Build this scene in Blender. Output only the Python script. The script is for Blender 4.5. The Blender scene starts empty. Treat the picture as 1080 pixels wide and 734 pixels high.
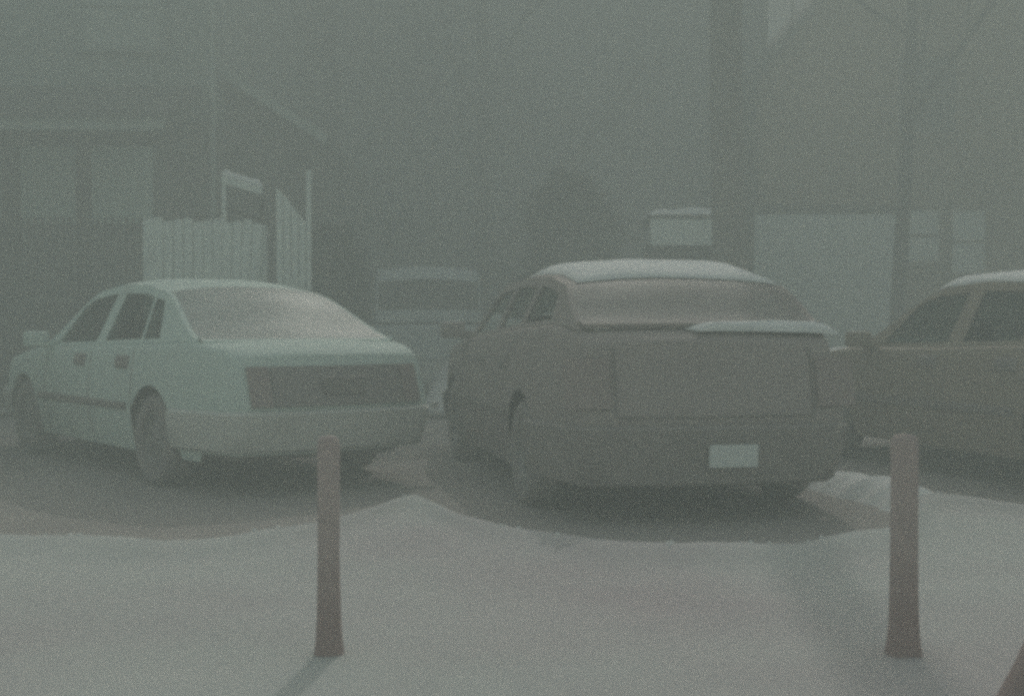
import bpy, bmesh, math, random
from mathutils import Vector, Matrix, noise

random.seed(7)
S = bpy.context.scene
COL = S.collection
R = math.radians
CAMZ, FPX, HOR = 1.07, 1350.0, 340.0


def at(px, py, Y):
    """point at depth Y seen at pixel (px, py) of the 1080 px wide photograph"""
    return Vector(((px - 540) / FPX * Y, Y, CAMZ + (HOR - py) / FPX * Y))


def ground_at(px, py, z=0.0):
    Y = (CAMZ - z) * FPX / (py - HOR)
    return Vector(((px - 540) / FPX * Y, Y, z))


# ------------------------------------------------------------------ materials
def mat(name, col, rough=0.7, var=0.25, scale=6.0, bump=0.0, metal=0.0, coat=0.0, stripes=None, blotch=None, spec=0.5):
    m = bpy.data.materials.new(name)
    m.use_nodes = True
    nt = m.node_tree
    b = nt.nodes['Principled BSDF']
    b.inputs['Roughness'].default_value = rough
    b.inputs['Metallic'].default_value = metal
    b.inputs['Coat Weight'].default_value = coat
    b.inputs['Specular IOR Level'].default_value = spec
    tc = nt.nodes.new('ShaderNodeTexCoord')
    n = nt.nodes.new('ShaderNodeTexNoise')
    n.inputs['Scale'].default_value = scale
    n.inputs['Detail'].default_value = 6
    n.inputs['Roughness'].default_value = 0.62
    nt.links.new(tc.outputs['Object'], n.inputs['Vector'])
    r = nt.nodes.new('ShaderNodeValToRGB')
    r.color_ramp.elements[0].position = 0.3
    r.color_ramp.elements[1].position = 0.7
    lo = [c * (1 - var) for c in col]
    hi = [min(1, c * (1 + var)) for c in col]
    r.color_ramp.elements[0].color = (*lo, 1)
    r.color_ramp.elements[1].color = (*hi, 1)
    nt.links.new(n.outputs['Fac'], r.inputs['Fac'])
    out = r.outputs['Color']
    if blotch:
        dcol, dscale, dthr = blotch
        n2 = nt.nodes.new('ShaderNodeTexNoise')
        n2.inputs['Scale'].default_value = dscale
        n2.inputs['Detail'].default_value = 8
        nt.links.new(tc.outputs['Object'], n2.inputs['Vector'])
        r2 = nt.nodes.new('ShaderNodeValToRGB')
        r2.color_ramp.elements[0].position = dthr
        r2.color_ramp.elements[1].position = dthr + 0.18
        nt.links.new(n2.outputs['Fac'], r2.inputs['Fac'])
        mx = nt.nodes.new('ShaderNodeMix')
        mx.data_type = 'RGBA'
        nt.links.new(r2.outputs['Color'], mx.inputs['Factor'])
        nt.links.new(out, mx.inputs[6])
        mx.inputs[7].default_value = (*dcol, 1)
        out = mx.outputs[2]
    nt.links.new(out, b.inputs['Base Color'])
    h = n.outputs['Fac']
    if stripes or bump:
        bp = nt.nodes.new('ShaderNodeBump')
        bp.inputs['Distance'].default_value = 0.02
        bp.inputs['Strength'].default_value = bump or 0.6
        if stripes:
            w = nt.nodes.new('ShaderNodeTexWave')
            w.wave_type = 'BANDS'
            w.bands_direction = stripes[0]
            w.wave_profile = 'SAW'
            w.inputs['Scale'].default_value = stripes[1]
            w.inputs['Distortion'].default_value = 0.0
            nt.links.new(tc.outputs['Object'], w.inputs['Vector'])
            h = w.outputs['Fac']
        nt.links.new(h, bp.inputs['Height'])
        nt.links.new(bp.outputs['Normal'], b.inputs['Normal'])
    return m


def glass_mat(name, tint, alpha, film=(0.06, 0.066, 0.066), rough=0.3):
    m = bpy.data.materials.new(name)
    m.use_nodes = True
    nt = m.node_tree
    nt.nodes.clear()
    o = nt.nodes.new('ShaderNodeOutputMaterial')
    t = nt.nodes.new('ShaderNodeBsdfTransparent')
    t.inputs['Color'].default_value = (*tint, 1)
    p = nt.nodes.new('ShaderNodeBsdfPrincipled')
    p.inputs['Base Color'].default_value = (*film, 1)
    p.inputs['Roughness'].default_value = rough
    # road film and painted sky sheen in cloudy patches
    n = nt.nodes.new('ShaderNodeTexNoise')
    n.inputs['Scale'].default_value = 3.0
    n.inputs['Detail'].default_value = 5
    mp = nt.nodes.new('ShaderNodeMapRange')
    mp.inputs['From Min'].default_value = 0.3
    mp.inputs['From Max'].default_value = 0.7
    mp.inputs['To Min'].default_value = max(0, alpha - 0.12)
    mp.inputs['To Max'].default_value = min(1, alpha + 0.12)
    nt.links.new(n.outputs['Fac'], mp.inputs['Value'])
    x = nt.nodes.new('ShaderNodeMixShader')
    nt.links.new(mp.outputs['Result'], x.inputs['Fac'])
    nt.links.new(t.outputs[0], x.inputs[1])
    nt.links.new(p.outputs[0], x.inputs[2])
    nt.links.new(x.outputs[0], o.inputs['Surface'])
    return m


M = dict(
    snow=mat('old_snow', (0.50, 0.52, 0.50), 0.85, 0.05, 1.1, bump=0.6, blotch=((0.44, 0.40, 0.41), 0.30, 0.44)),  # second, greyer mauve tone mixed in by broad noise
    snow_cap=mat('fresh_snow', (0.78, 0.81, 0.80), 0.85, 0.05, 5.0, bump=0.5),
    ground=mat('snowy_ground', (0.34, 0.35, 0.33), 0.9, 0.3, 0.4, bump=0.4),
    slush_shade=mat('slush_as_car_shade', (0.33, 0.305, 0.288), 0.9, 0.08, 1.4, bump=0.4, blotch=((0.35, 0.328, 0.31), 0.8, 0.55)),  # dark lot colour stands in for the cars' shadows on snow
    white_paint=mat('white_car_paint', (0.61, 0.735, 0.68), 0.65, 0.04, 2.0, spec=0.15, blotch=((0.50, 0.54, 0.50), 1.6, 0.60)),
    white_bumper=mat('dirty_white_bumper', (0.62, 0.64, 0.60), 0.5, 0.08, 3.0, blotch=((0.38, 0.37, 0.34), 2.0, 0.58)),
    dark_paint=mat('dark_maroon_car_paint', (0.345, 0.312, 0.295), 0.7, 0.08, 2.0, spec=0.25, blotch=((0.42, 0.375, 0.355), 1.3, 0.57)),
    brown_paint=mat('dull_brown_car_paint', (0.35, 0.305, 0.25), 0.7, 0.08, 2.0, spec=0.2, blotch=((0.34, 0.30, 0.25), 1.3, 0.57)),
    grey_paint=mat('grey_blue_van_paint', (0.5, 0.57, 0.57), 0.6, 0.08, 2.0, spec=0.3, blotch=((0.3, 0.32, 0.31), 0.9, 0.6)),
    black_trim=mat('black_plastic_trim', (0.27, 0.25, 0.235), 0.65, 0.12, 8.0),
    tail_panel=mat('smoked_tail_panel', (0.25, 0.235, 0.222), 0.5, 0.1, 3.0),
    red_lens=mat('dull_red_lens', (0.30, 0.25, 0.236), 0.5, 0.1, 10.0),
    clear_lens=mat('pale_lens', (0.7, 0.72, 0.7), 0.2, 0.1, 10.0),
    seam=mat('dark_panel_gap', (0.20, 0.186, 0.175), 0.9, 0.1, 8.0, spec=0.1),
    tyre=mat('tyre_rubber', (0.28, 0.262, 0.25), 0.85, 0.15, 12.0, bump=0.3),
    rim=mat('dull_rim', (0.27, 0.27, 0.26), 0.5, 0.15, 9.0),
    plate=mat('pale_number_plate', (0.72, 0.78, 0.76), 0.4, 0.05, 8.0),
    seat=mat('grey_seat_cloth', (0.09, 0.085, 0.082), 0.9, 0.2, 20.0),
    post=mat('weathered_post_wood', (0.47, 0.39, 0.375), 0.85, 0.14, 9.0, bump=0.5),
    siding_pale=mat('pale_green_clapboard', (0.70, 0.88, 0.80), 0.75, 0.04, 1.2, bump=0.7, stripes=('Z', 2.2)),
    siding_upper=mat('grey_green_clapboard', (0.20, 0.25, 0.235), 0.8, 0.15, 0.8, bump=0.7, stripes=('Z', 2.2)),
    wainscot=mat('grey_lower_boards', (0.24, 0.27, 0.25), 0.85, 0.1, 2.0, stripes=('X', 3.0)),
    far_wall=mat('pale_grey_siding', (0.62, 0.66, 0.63), 0.85, 0.08, 0.6, bump=0.5, stripes=('Z', 2.2)),
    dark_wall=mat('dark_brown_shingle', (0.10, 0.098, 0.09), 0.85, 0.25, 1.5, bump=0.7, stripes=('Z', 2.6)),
    grey_wall=mat('dull_grey_clapboard', (0.175, 0.185, 0.18), 0.85, 0.22, 0.35, bump=0.7, stripes=('Z', 2.2)),
    brown_wall=mat('taupe_stucco', (0.27, 0.20, 0.135), 0.9, 0.16, 0.5, bump=0.3),
    wood_dark=mat('dark_painted_wood', (0.035, 0.031, 0.028), 0.85, 0.25, 4.0, bump=0.3, spec=0.2),
    wood_white=mat('white_painted_board', (0.72, 0.80, 0.76), 0.7, 0.10, 3.0, bump=0.3, blotch=((0.45, 0.48, 0.45), 2.5, 0.6)),
    fascia=mat('pale_fascia', (0.30, 0.36, 0.33), 0.7, 0.1, 2.0),
    shingle=mat('dark_roof_shingle', (0.085, 0.092, 0.09), 0.9, 0.3, 1.5, bump=0.5, stripes=('Y', 2.0), blotch=((0.45, 0.48, 0.47), 0.5, 0.63)),
    garage=mat('pale_garage_door_paint', (0.80, 0.86, 0.82), 0.6, 0.05, 1.0, bump=0.4),
    curtain=mat('pale_curtain', (0.78, 0.83, 0.79), 0.9, 0.08, 2.5),
    pane=mat('dark_window_pane', (0.05, 0.056, 0.056), 0.12, 0.3, 1.0),
    bark=mat('grey_brown_bark', (0.27, 0.255, 0.235), 0.9, 0.2, 7.0, bump=0.8),
    dark_bark=mat('dark_wet_bark', (0.035, 0.03, 0.027), 0.9, 0.3, 7.0, bump=0.8, spec=0.2),
    needle=mat('dark_evergreen_needles', (0.036, 0.048, 0.042), 0.8, 0.5, 3.0),
    concrete=mat('grey_foundation', (0.16, 0.155, 0.145), 0.9, 0.2, 2.0, bump=0.3),
    sky_sheen_glass=glass_mat('sky_sheen_rear_glass', (0.84, 0.9, 0.88), 0.78, (0.36, 0.42, 0.40), 0.5),  # pale film colour paints the sky reflected in the rear window
    film_glass=glass_mat('road_filmed_glass', (0.9, 0.94, 0.92), 0.72, (0.33, 0.315, 0.30), 0.55),
    clear_glass=glass_mat('clear_side_glass', (0.95, 0.97, 0.96), 0.13, (0.2, 0.2, 0.19), 0.4),
    car_glass=glass_mat('car_glass', (0.84, 0.9, 0.88), 0.34),
    van_glass=glass_mat('van_glass', (0.6, 0.66, 0.66), 0.6),
)


def darker_foot(m):
    """wood colour darker towards the foot, with an uneven upper edge"""
    nt = m.node_tree
    b = nt.nodes['Principled BSDF']
    src = b.inputs['Base Color'].links[0].from_socket
    tc = nt.nodes.new('ShaderNodeTexCoord')
    sp = nt.nodes.new('ShaderNodeSeparateXYZ')
    nt.links.new(tc.outputs['Object'], sp.inputs[0])
    n = nt.nodes.new('ShaderNodeTexNoise'); n.inputs['Scale'].default_value = 14; n.inputs['Detail'].default_value = 6
    nt.links.new(tc.outputs['Object'], n.inputs['Vector'])
    ad = nt.nodes.new('ShaderNodeMath'); ad.operation = 'MULTIPLY_ADD'
    nt.links.new(n.outputs['Fac'], ad.inputs[0]); ad.inputs[1].default_value = .3
    nt.links.new(sp.outputs['Z'], ad.inputs[2])
    mr = nt.nodes.new('ShaderNodeMapRange')
    mr.inputs['From Min'].default_value = .30; mr.inputs['From Max'].default_value = .62
    nt.links.new(ad.outputs[0], mr.inputs['Value'])
    mx = nt.nodes.new('ShaderNodeMix'); mx.data_type = 'RGBA'
    nt.links.new(mr.outputs['Result'], mx.inputs['Factor'])
    mx.inputs[6].default_value = (.36, .265, .255, 1)
    nt.links.new(src, mx.inputs[7])
    nt.links.new(mx.outputs[2], b.inputs['Base Color'])


darker_foot(M['post'])  # post colour runs darker towards the foot


# ------------------------------------------------------------------ helpers
def tag(o, label=None, cat=None, group=None, kind=None):
    if label: o['label'] = label
    if cat: o['category'] = cat
    if group: o['group'] = group
    if kind: o['kind'] = kind
    return o


def empty(name, loc, rz=0.0, label=None, cat=None, group=None):
    o = bpy.data.objects.new(name, None)
    COL.objects.link(o)
    o.empty_display_size = 0.2
    o.location = loc
    o.rotation_euler = (0, 0, rz)
    return tag(o, label, cat, group)


def obj(name, bm, m, parent=None, smooth=None):
    bmesh.ops.recalc_face_normals(bm, faces=bm.faces[:])
    me = bpy.data.meshes.new(name)
    bm.to_mesh(me)
    bm.free()
    me.materials.append(m)
    if smooth is not None:
        me.polygons.foreach_set('use_smooth', [True] * len(me.polygons))
        me.set_sharp_from_angle(angle=R(smooth))
    o = bpy.data.objects.new(name, me)
    COL.objects.link(o)
    if parent: o.parent = parent
    return o


def BM():
    return bmesh.new()


def box(bm, x0, x1, y0, y1, z0, z1, bev=0.0):
    t = bmesh.new()
    bmesh.ops.create_cube(t, size=1.0)
    for v in t.verts:
        v.co = Vector((x0 + (v.co.x + .5) * (x1 - x0), y0 + (v.co.y + .5) * (y1 - y0), z0 + (v.co.z + .5) * (z1 - z0)))
    if bev:
        bmesh.ops.bevel(t, geom=t.edges[:], offset=bev, segments=2, affect='EDGES', profile=0.6)
    join(bm, t)
    return bm


def join(bm, t, M4=None):
    mp = {}
    for v in t.verts:
        mp[v] = bm.verts.new(M4 @ v.co if M4 else v.co)
    for f in t.faces:
        try: bm.faces.new([mp[v] for v in f.verts])
        except ValueError: pass
    t.free()


def beam(bm, a, b, w, h, bev=0.006, up=Vector((0, 0, 1))):
    """a squared bar from a to b"""
    a, b = Vector(a), Vector(b)
    d = b - a
    L = d.length
    d.normalize()
    s = d.cross(up)
    if s.length < 1e-4: s = Vector((1, 0, 0))
    s.normalize()
    u = s.cross(d)
    t = bmesh.new()
    bmesh.ops.create_cube(t, size=1.0)
    for v in t.verts:
        v.co = Vector((v.co.x * w, (v.co.y + .5) * L, v.co.z * h))
    if bev: bmesh.ops.bevel(t, geom=t.edges[:], offset=bev, segments=1, affect='EDGES')
    join(bm, t, Matrix((( s.x, d.x, u.x, a.x), (s.y, d.y, u.y, a.y), (s.z, d.z, u.z, a.z), (0, 0, 0, 1))))
    return bm


def tube(bm, pts, rad, n=8):
    pts = [Vector(p) for p in pts]
    rings = []
    prev = Vector((1, 0, 0))
    for i, p in enumerate(pts):
        d = (pts[min(i + 1, len(pts) - 1)] - pts[max(i - 1, 0)]).normalized()
        s = prev - d * prev.dot(d)
        if s.length < 1e-3: s = d.orthogonal()
        s.normalize(); prev = s
        u = d.cross(s)
        rings.append([bm.verts.new(p + (s * math.cos(2 * math.pi * k / n) + u * math.sin(2 * math.pi * k / n)) * rad[i]) for k in range(n)])
    for a, b in zip(rings, rings[1:]):
        for k in range(n):
            bm.faces.new((a[k], a[(k + 1) % n], b[(k + 1) % n], b[k]))
    bm.faces.new(rings[0][::-1]); bm.faces.new(rings[-1])


def grid(bm, rows):
    """rows of points -> quads"""
    V = [[bm.verts.new(p) for p in r] for r in rows]
    for a, b in zip(V, V[1:]):
        for k in range(len(a) - 1):
            try: bm.faces.new((a[k], a[k + 1], b[k + 1], b[k]))
            except ValueError: pass
    return V


def solid(bm, th):
    bmesh.ops.remove_doubles(bm, verts=bm.verts[:], dist=1e-5)
    bmesh.ops.recalc_face_normals(bm, faces=bm.faces[:])
    bmesh.ops.solidify(bm, geom=bm.faces[:], thickness=th)
    return bm


def interp(tab, x):
    if x <= tab[0][0]: return tab[0][1]
    for (a, va), (b, vb) in zip(tab, tab[1:]):
        if x <= b:
            t = (x - a) / (b - a)
            t = t * t * (3 - 2 * t) * 0.5 + t * 0.5
            return va + (vb - va) * t
    return tab[-1][1]


# ------------------------------------------------------------------ cars
def build_car(P, loc, phi, label, cat, group=None, name='parked_car'):
    """car heading away to the left by phi degrees; loc = middle of its rear end on the ground"""
    L, W = P['L'], P['W']
    h = Vector((-math.sin(R(phi)), math.cos(R(phi)), 0))
    org = Vector((loc[0], loc[1], 0)) + h * (L / 2)
    root = empty(name, org, R(90 + phi), label, cat, group)
    X0 = -L / 2
    wr, zs = P['wheel_r'], P['sill']
    wheels = P['axles']
    paint, glass = M[P['paint']], M[P['glass']]

    def width(s):
        k = 1.0
        if s < .8: k -= .17 * (1 - s / .8) ** 2.2
        if s > L - .9: k -= .20 * ((s - L + .9) / .9) ** 2.2
        return W * k

    def side_y(s, z):
        w = width(s)
        if z > .55: return w * (1 - .055 * ((z - .55) / .4) ** 2)
        return w * (1 - .07 * ((.55 - z) / .35) ** 2)

    def end_dx(s, y, z):
        dx = 0
        if s < .7:
            f = (1 - s / .7) ** 2
            if z > .55: dx += f * P['rear_rake'] * (z - .55)
            else: dx += f * .25 * (.55 - z)
            dx -= f * .14 * (1 - min(1, abs(y) / W) ** 2)
        if s > L - .8:
            f = ((s - L + .8) / .8) ** 2
            if z > .5: dx -= f * P['nose_rake'] * (z - .5)
            else: dx -= f * .3 * (.5 - z)
            dx += f * .14 * (1 - min(1, abs(y) / W) ** 2)
        return dx

    def zbot(s):
        z = zs + (.06 if s < .35 or s > L - .35 else 0)
        for c in wheels:
            d = abs(s - c)
            ra = wr + .065
            if d < ra: z = max(z, wr + math.sqrt(ra * ra - d * d) * .98)
        return z

    def P3(s, y, z):
        return Vector((X0 + s + end_dx(s, y, z), y, z))

    def surf(s, z, sg, off=0.0):
        return P3(s, sg * (side_y(s, z) + off), z)

    # --- body shell
    st = [0, .02, .06, .12] + [.18 + i * (L - .36) / 110 for i in range(111)] + [L - .12, L - .06, L - .02, L]
    cab = P['cabin']          # (s, z) centre profile from backlight base to windscreen base
    sb, sf = cab[0][0], cab[-1][0]
    bm = BM()
    rings = []
    for s in st:
        zt = interp(P['top'], s)
        e = min(s, L - s)
        if e < .12: zt -= .05 * (1 - e / .12) ** 2
        zb = min(zbot(s), zt - .1)
        ring = []
        NR = 12
        for i in range(NR + 1):
            z = zb + (zt - .035 - zb) * i / NR
            ring.append((side_y(s, z), z))
        yt = ring[-1][0]
        ring += [(yt * .985, zt - .012), (yt * .95, zt), (yt * .8, zt + .006), (yt * .5, zt + .014), (yt * .2, zt + .018), (0, zt + .018)]
        full = [P3(s, y, z) for y, z in ring] + [P3(s, -y, z) for y, z in ring[-2::-1]]
        rings.append(full)
    V = [[bm.verts.new(p) for p in r] for r in rings]
    nn = len(V[0])
    half = nn // 2
    for i in range(len(V) - 1):
        sm = (st[i] + st[i + 1]) / 2
        for k in range(nn - 1):
            kk = k if k < half else nn - 2 - k
            if sb + .02 < sm < sf - .02 and kk >= 15: continue     # the cabin opening
            bm.faces.new((V[i][k], V[i][k + 1], V[i + 1][k + 1], V[i + 1][k]))
    for ring in (V[0], V[-1]):                                     # end faces, in rows across
        for k in range(half):
            a, b, c, d = ring[k], ring[k + 1], ring[nn - 2 - k], ring[nn - 1 - k]
            vs = [a, b, c, d] if b is not c else [a, b, d]
            src = 0 if ring is V[0] else L
            if b is c:
                bm.faces.new(vs); continue
            N = 8
            la = [a] + [bm.verts.new(P3(src, a.co.y * (1 - 2 * j / N), a.co.z)) for j in range(1, N)] + [d] if k == 0 else last
            lb = [b] + [bm.verts.new(P3(src, b.co.y * (1 - 2 * j / N), b.co.z)) for j in range(1, N)] + [c]
            for j in range(N):
                bm.faces.new((la[j], la[j + 1], lb[j + 1], lb[j]))
            last = lb
    obj('body', bm, paint, root, 38)

    # --- cabin: edge line E(s) and belt
    def zc(s):
        return interp(cab, s)
    zroof = max(z for _, z in cab)
    Wb, Wr = P['Wb'], P['Wr']

    def edge(s):
        z = zc(s)
        zb = interp(P['top'], s) + .005
        t = max(0, min(1, (z - zb) / (zroof - zb)))
        wb = min(Wb, side_y(s, zb) * .95)
        return Vector((X0 + s, wb + (Wr - wb) * t, max(zb, z - .055 * t)))

    def shell_pt(s, q):                                            # q: -1..1 across
        e = edge(s)
        c = zc(s)
        bow = P.get('bow', .12)
        slopef = 1.0 if (s < cab[1][0]) else (1.0 if s > cab[-2][0] else 0.0)
        x = e.x
        if s < cab[1][0] + .25: x -= bow * (1 - q * q) * max(0, min(1, (cab[1][0] + .25 - s) / .5)) * .6
        if s > cab[-2][0] - .25: x += bow * (1 - q * q) * max(0, min(1, (s - cab[-2][0] + .25) / .5))
        return Vector((x, e.y * q, e.z + (max(c, e.z) - e.z) * (1 - abs(q) ** 2.5)))
    NQ = [-1, -.955, -.8, -.5, -.2, 0, .2, .5, .8, .955, 1]
    s1, s2 = cab[1][0], cab[-2][0]
    # body coloured shell: roof + frames around the two screens
    def srange(a, b, n): return [a + (b - a) * i / n for i in range(n + 1)]
    ss = srange(sb, sb + .05, 1) + srange(sb + .05, s1 - .04, 10)[1:] + srange(s1 - .04, s2 + .04, 24)[1:] + srange(s2 + .04, sf - .04, 10)[1:] + [sf]
    bm = BM(); gb = BM(); gf = BM()
    for a, b in zip(ss, ss[1:]):
        m_ = (a + b) / 2
        for q0, q1 in zip(NQ, NQ[1:]):
            tgt = bm
            inner = -.955 <= q0 and q1 <= .955
            if inner and sb + .05 < m_ < s1 - .04: tgt = gb
            if inner and s2 + .04 < m_ < sf - .04: tgt = gf
            vs = [tgt.verts.new(p) for p in (shell_pt(a, q0), shell_pt(a, q1), shell_pt(b, q1), shell_pt(b, q0))]
            tgt.faces.new(vs)
    # sides
    wins = P['windows']        # list of ((belt s0, top s0), (belt s1, top s1))
    wpanes = []
    for sg in (1, -1):
        lines = [(sb, sb)]
        for (a0, a1), (b0, b1) in wins:
            lines += [(a0, a1), (b0, b1)]
        lines.append((sf, sf))
        def col(bs, ts):
            e = edge(ts)
            zb = interp(P['top'], bs) + .004
            wb = min(Wb, side_y(bs, zb) * .95) + .01
            B = Vector((X0 + bs, wb, min(zb, max(e.z, .2))))
            hgt = e.z - B.z
            lo = min(.03, hgt * .3); hi = min(.06, hgt * .4)
            pts = [B, B.lerp(e, lo / max(hgt, 1e-3)), B.lerp(e, 1 - hi / max(hgt, 1e-3)), e]
            return [Vector((p.x, p.y * sg, p.z)) for p in pts]
        for j in range(len(lines) - 1):
            is_win = j % 2 == 1
            n = 10
            cols = []
            for i in range(n + 1):
                f = i / n
                cols.append(col(lines[j][0] + (lines[j + 1][0] - lines[j][0]) * f, lines[j][1] + (lines[j + 1][1] - lines[j][1]) * f))
            w = BM()
            for c0, c1 in zip(cols, cols[1:]):
                for r in range(3):
                    tgt = w if (is_win and r == 1) else bm
                    q = (c0[r], c0[r + 1], c1[r + 1], c1[r])
                    if (q[0] - q[3]).length < 1e-5 and (q[1] - q[2]).length < 1e-5: continue
                    tgt.faces.new([tgt.verts.new(p) for p in q])
            if is_win: wpanes.append(w)
            else: w.free()
    solid(bm, .028)
    obj('roof', bm, paint, root, 40)
    solid(gb, .005); obj('rear_window', gb, glass, root, 60)
    solid(gf, .005); obj('windscreen', gf, glass, root, 60)
    for w in wpanes:
        solid(w, .005); obj('side_window', w, glass, root, 60)

    # --- interior: tub and seats
    bm = BM()
    zi = min(interp(P['top'], sb), interp(P['top'], sf)) - .12
    box(bm, X0 + sb + .1, X0 + sf - .1, -W * .8, W * .8, .3, zi - .2, .03)
    obj('interior_floor', bm, M['seat'], root)
    for sx in P['seats']:
        for sy in (-1, 1):
            bm = BM()
            box(bm, X0 + sx, X0 + sx + .16, sy * .37 - .23, sy * .37 + .23, .45, P['seat_top'], .05)
            se = obj('seat', bm, M['seat'], root, 50)
            bm = BM()
            box(bm, X0 + sx + .02, X0 + sx + .12, sy * .37 - .12, sy * .37 + .12, P['seat_top'] - .02, P['seat_top'] + .17, .04)
            obj('headrest', bm, M['seat'], se, 50)
    bm = BM()
    box(bm, X0 + .2, X0 + L - .25, -W * .72, W * .72, .2, .36, .03)
    obj('underbody', bm, M['black_trim'], root)

    # --- wheels
    for c in wheels:
        for sg in (1, -1):
            y0 = sg * (W - .115)
            prof = [(.6 * wr, -.09), (.88 * wr, -.105), (.97 * wr, -.085), (wr, -.05), (wr, .05), (.97 * wr, .085), (.88 * wr, .105), (.66 * wr, .095), (.62 * wr, .06)]
            bm = BM(); n = 32
            rows = []
            for k in range(n + 1):
                a = 2 * math.pi * k / n
                rows.append([(X0 + c + r * math.cos(a), y0 + sg * t, wr + r * math.sin(a)) for r, t in prof])
            grid(bm, rows); bmesh.ops.remove_doubles(bm, verts=bm.verts[:], dist=1e-5)
            wh = obj('tyre', bm, M['tyre'], root, 40)
            wh.name = 'wheel'
            bm = BM()
            prof = [(.63 * wr, .075), (.56 * wr, .085), (.5 * wr, .05), (.22 * wr, .07), (.12 * wr, .085), (0.001, .088)]
            rows = []
            for k in range(n + 1):
                a = 2 * math.pi * k / n
                dip = -.02 if k % 4 < 2 else 0
                rows.append([(X0 + c + r * math.cos(a), y0 + sg * (t + (dip if i in (2, 3) else 0)), wr + r * math.sin(a)) for i, (r, t) in enumerate(prof)])
            grid(bm, rows); bmesh.ops.remove_doubles(bm, verts=bm.verts[:], dist=1e-5)
            obj('rim', bm, M['rim'], wh, 40)

    # --- strips that follow the body
    def rear_pt(y, z, off=0.0):
        p = P3(0, y, z); p.x -= off
        return p

    def front_pt(y, z, off=0.0):
        p = P3(L, y, z); p.x += off
        return p

    def wrap(zlo, zhi, off, s_end, front=False):
        path = []
        fn = front_pt if front else rear_pt
        e0 = L if front else 0
        def S_(d): return L - d if front else d
        bm = BM()
        rows = []
        zsamp = [zlo, zlo + .02, (zlo + zhi) / 2, zhi - .02, zhi]
        osamp = [off * .2, off * .9, off, off * .9, off * .2]
        for d in srange(s_end, .03, 7):
            rows.append([surf(S_(d), z, 1, o) for z, o in zip(zsamp, osamp)])
        for j in range(11):
            rows.append([fn(side_y(e0, z) * (1 - 2 * j / 10) * .985, z, o) for z, o in zip(zsamp, osamp)])
        for d in srange(.03, s_end, 7):
            rows.append([surf(S_(d), z, -1, o) for z, o in zip(zsamp, osamp)])
        grid(bm, rows)
        return bm
    rb = P['rear_bumper']
    bm = wrap(rb[0], rb[1], .05, .62)
    solid(bm, .02)
    bmp = obj('rear_bumper', bm, M[P['bumper_mat']], root, 40)
    bm = wrap(.3, .52, .045, .6, True)
    solid(bm, .02)
    obj('front_bumper', bm, M[P['bumper_mat']], root, 40)

    def rear_patch(y0, y1, z0, z1, off, m, nm, par=root):
        bm = BM()
        ny, nz = 10, 3
        rows = [[rear_pt(y0 + (y1 - y0) * i / ny, z0 + (z1 - z0) * k / nz, off) for k in range(nz + 1)] for i in range(ny + 1)]
        grid(bm, rows); solid(bm, .018)
        return obj(nm, bm, M[m], par, 40)
    tl = P['tail']
    if tl.get('panel'):
        z0, z1 = tl['panel']
        rear_patch(-W * .56, W * .56, z0, z1, .022, 'tail_panel', 'tail_panel')
    for sg in (1, -1):
        z0, z1 = tl['lamp']
        a, b = tl['lamp_y']
        rear_patch(sg * W * a, sg * W * b, z0, z1, .022, 'red_lens', 'tail_light')
    if P.get('gate_seam'):
        z0, z1 = P['gate_seam']
        k = .63
        for a, b, c, d in ((-k, k, z0, z0 + .008), (-k, -k + .01, z0, z1), (k - .01, k, z0, z1)):
            rear_patch(W * a, W * b, c, d, .004, 'seam', 'boot_seam')
    # plate
    py, pz, pw, ph = P['plate']
    bm = BM()
    box(bm, -.006, .006, -pw / 2, pw / 2, -ph / 2, ph / 2, .004)
    pl = obj('number_plate', bm, M['plate'], root)
    q = rear_pt(py, pz, P.get('plate_off', .06))
    pl.location = q
    pl.rotation_euler = (0, -.08, 0)

    # side mouldings, door handles, seams
    for sg in (1, -1):
        z = P['moulding']
        bm = BM()
        a, b = wheels[0] + wr + .1, wheels[1] - wr - .1
        rows = []
        for s in srange(a, b, 20):
            rows.append([surf(s, z - .028, sg, .002), surf(s, z - .02, sg, .014), surf(s, z + .02, sg, .014), surf(s, z + .028, sg, .002)])
        grid(bm, rows); solid(bm, .006)
        obj('side_moulding', bm, M['black_trim'], root, 40)
        for hs in P['handles']:
            bm = BM()
            hz = P['handle_z']
            rows = [[surf(hs + dx, hz + dz, sg, .004 if abs(dz) > .03 or abs(dx) > .09 else .022) for dz in (-.045, -.028, 0, .028, .045)] for dx in (-.11, -.085, 0, .085, .11)]
            grid(bm, rows); solid(bm, .006)
            obj('door_handle', bm, M['black_trim'], root, 40)
        for s0 in P['seams']:
            bm = BM()
            zt = interp(P['top'], s0) - .04
            rows = [[surf(s0 - .006, zs + .03 + (zt - zs - .03) * k / 10, sg, .0025), surf(s0 + .006, zs + .03 + (zt - zs - .03) * k / 10, sg, .0025)] for k in range(11)]
            grid(bm, rows); solid(bm, .003)
            obj('door_seam', bm, M['black_trim'], root)
        # mirror
        ms = P['mirror']
        zt = interp(P['top'], ms)
        bm = BM()
        p = surf(ms, zt - .02, sg)
        box(bm, p.x - .04, p.x + .07, min(p.y + sg * .02, p.y + sg * .2), max(p.y + sg * .02, p.y + sg * .2), zt + .0, zt + .12, .03)
        box(bm, p.x - .02, p.x + .04, min(p.y - sg * .05, p.y + sg * .06), max(p.y - sg * .05, p.y + sg * .06), zt - .01, zt + .05, .01)
        obj('wing_mirror', bm, paint, root, 50)
        # headlights
        bm = BM()
        rows = [[front_pt(sg * W * (.42 + .36 * i / 6), .56 + .13 * k / 2, .012) for k in range(3)] for i in range(7)]
        grid(bm, rows); solid(bm, .015)
        obj('headlight', bm, M['clear_lens'], root, 40)
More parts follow.
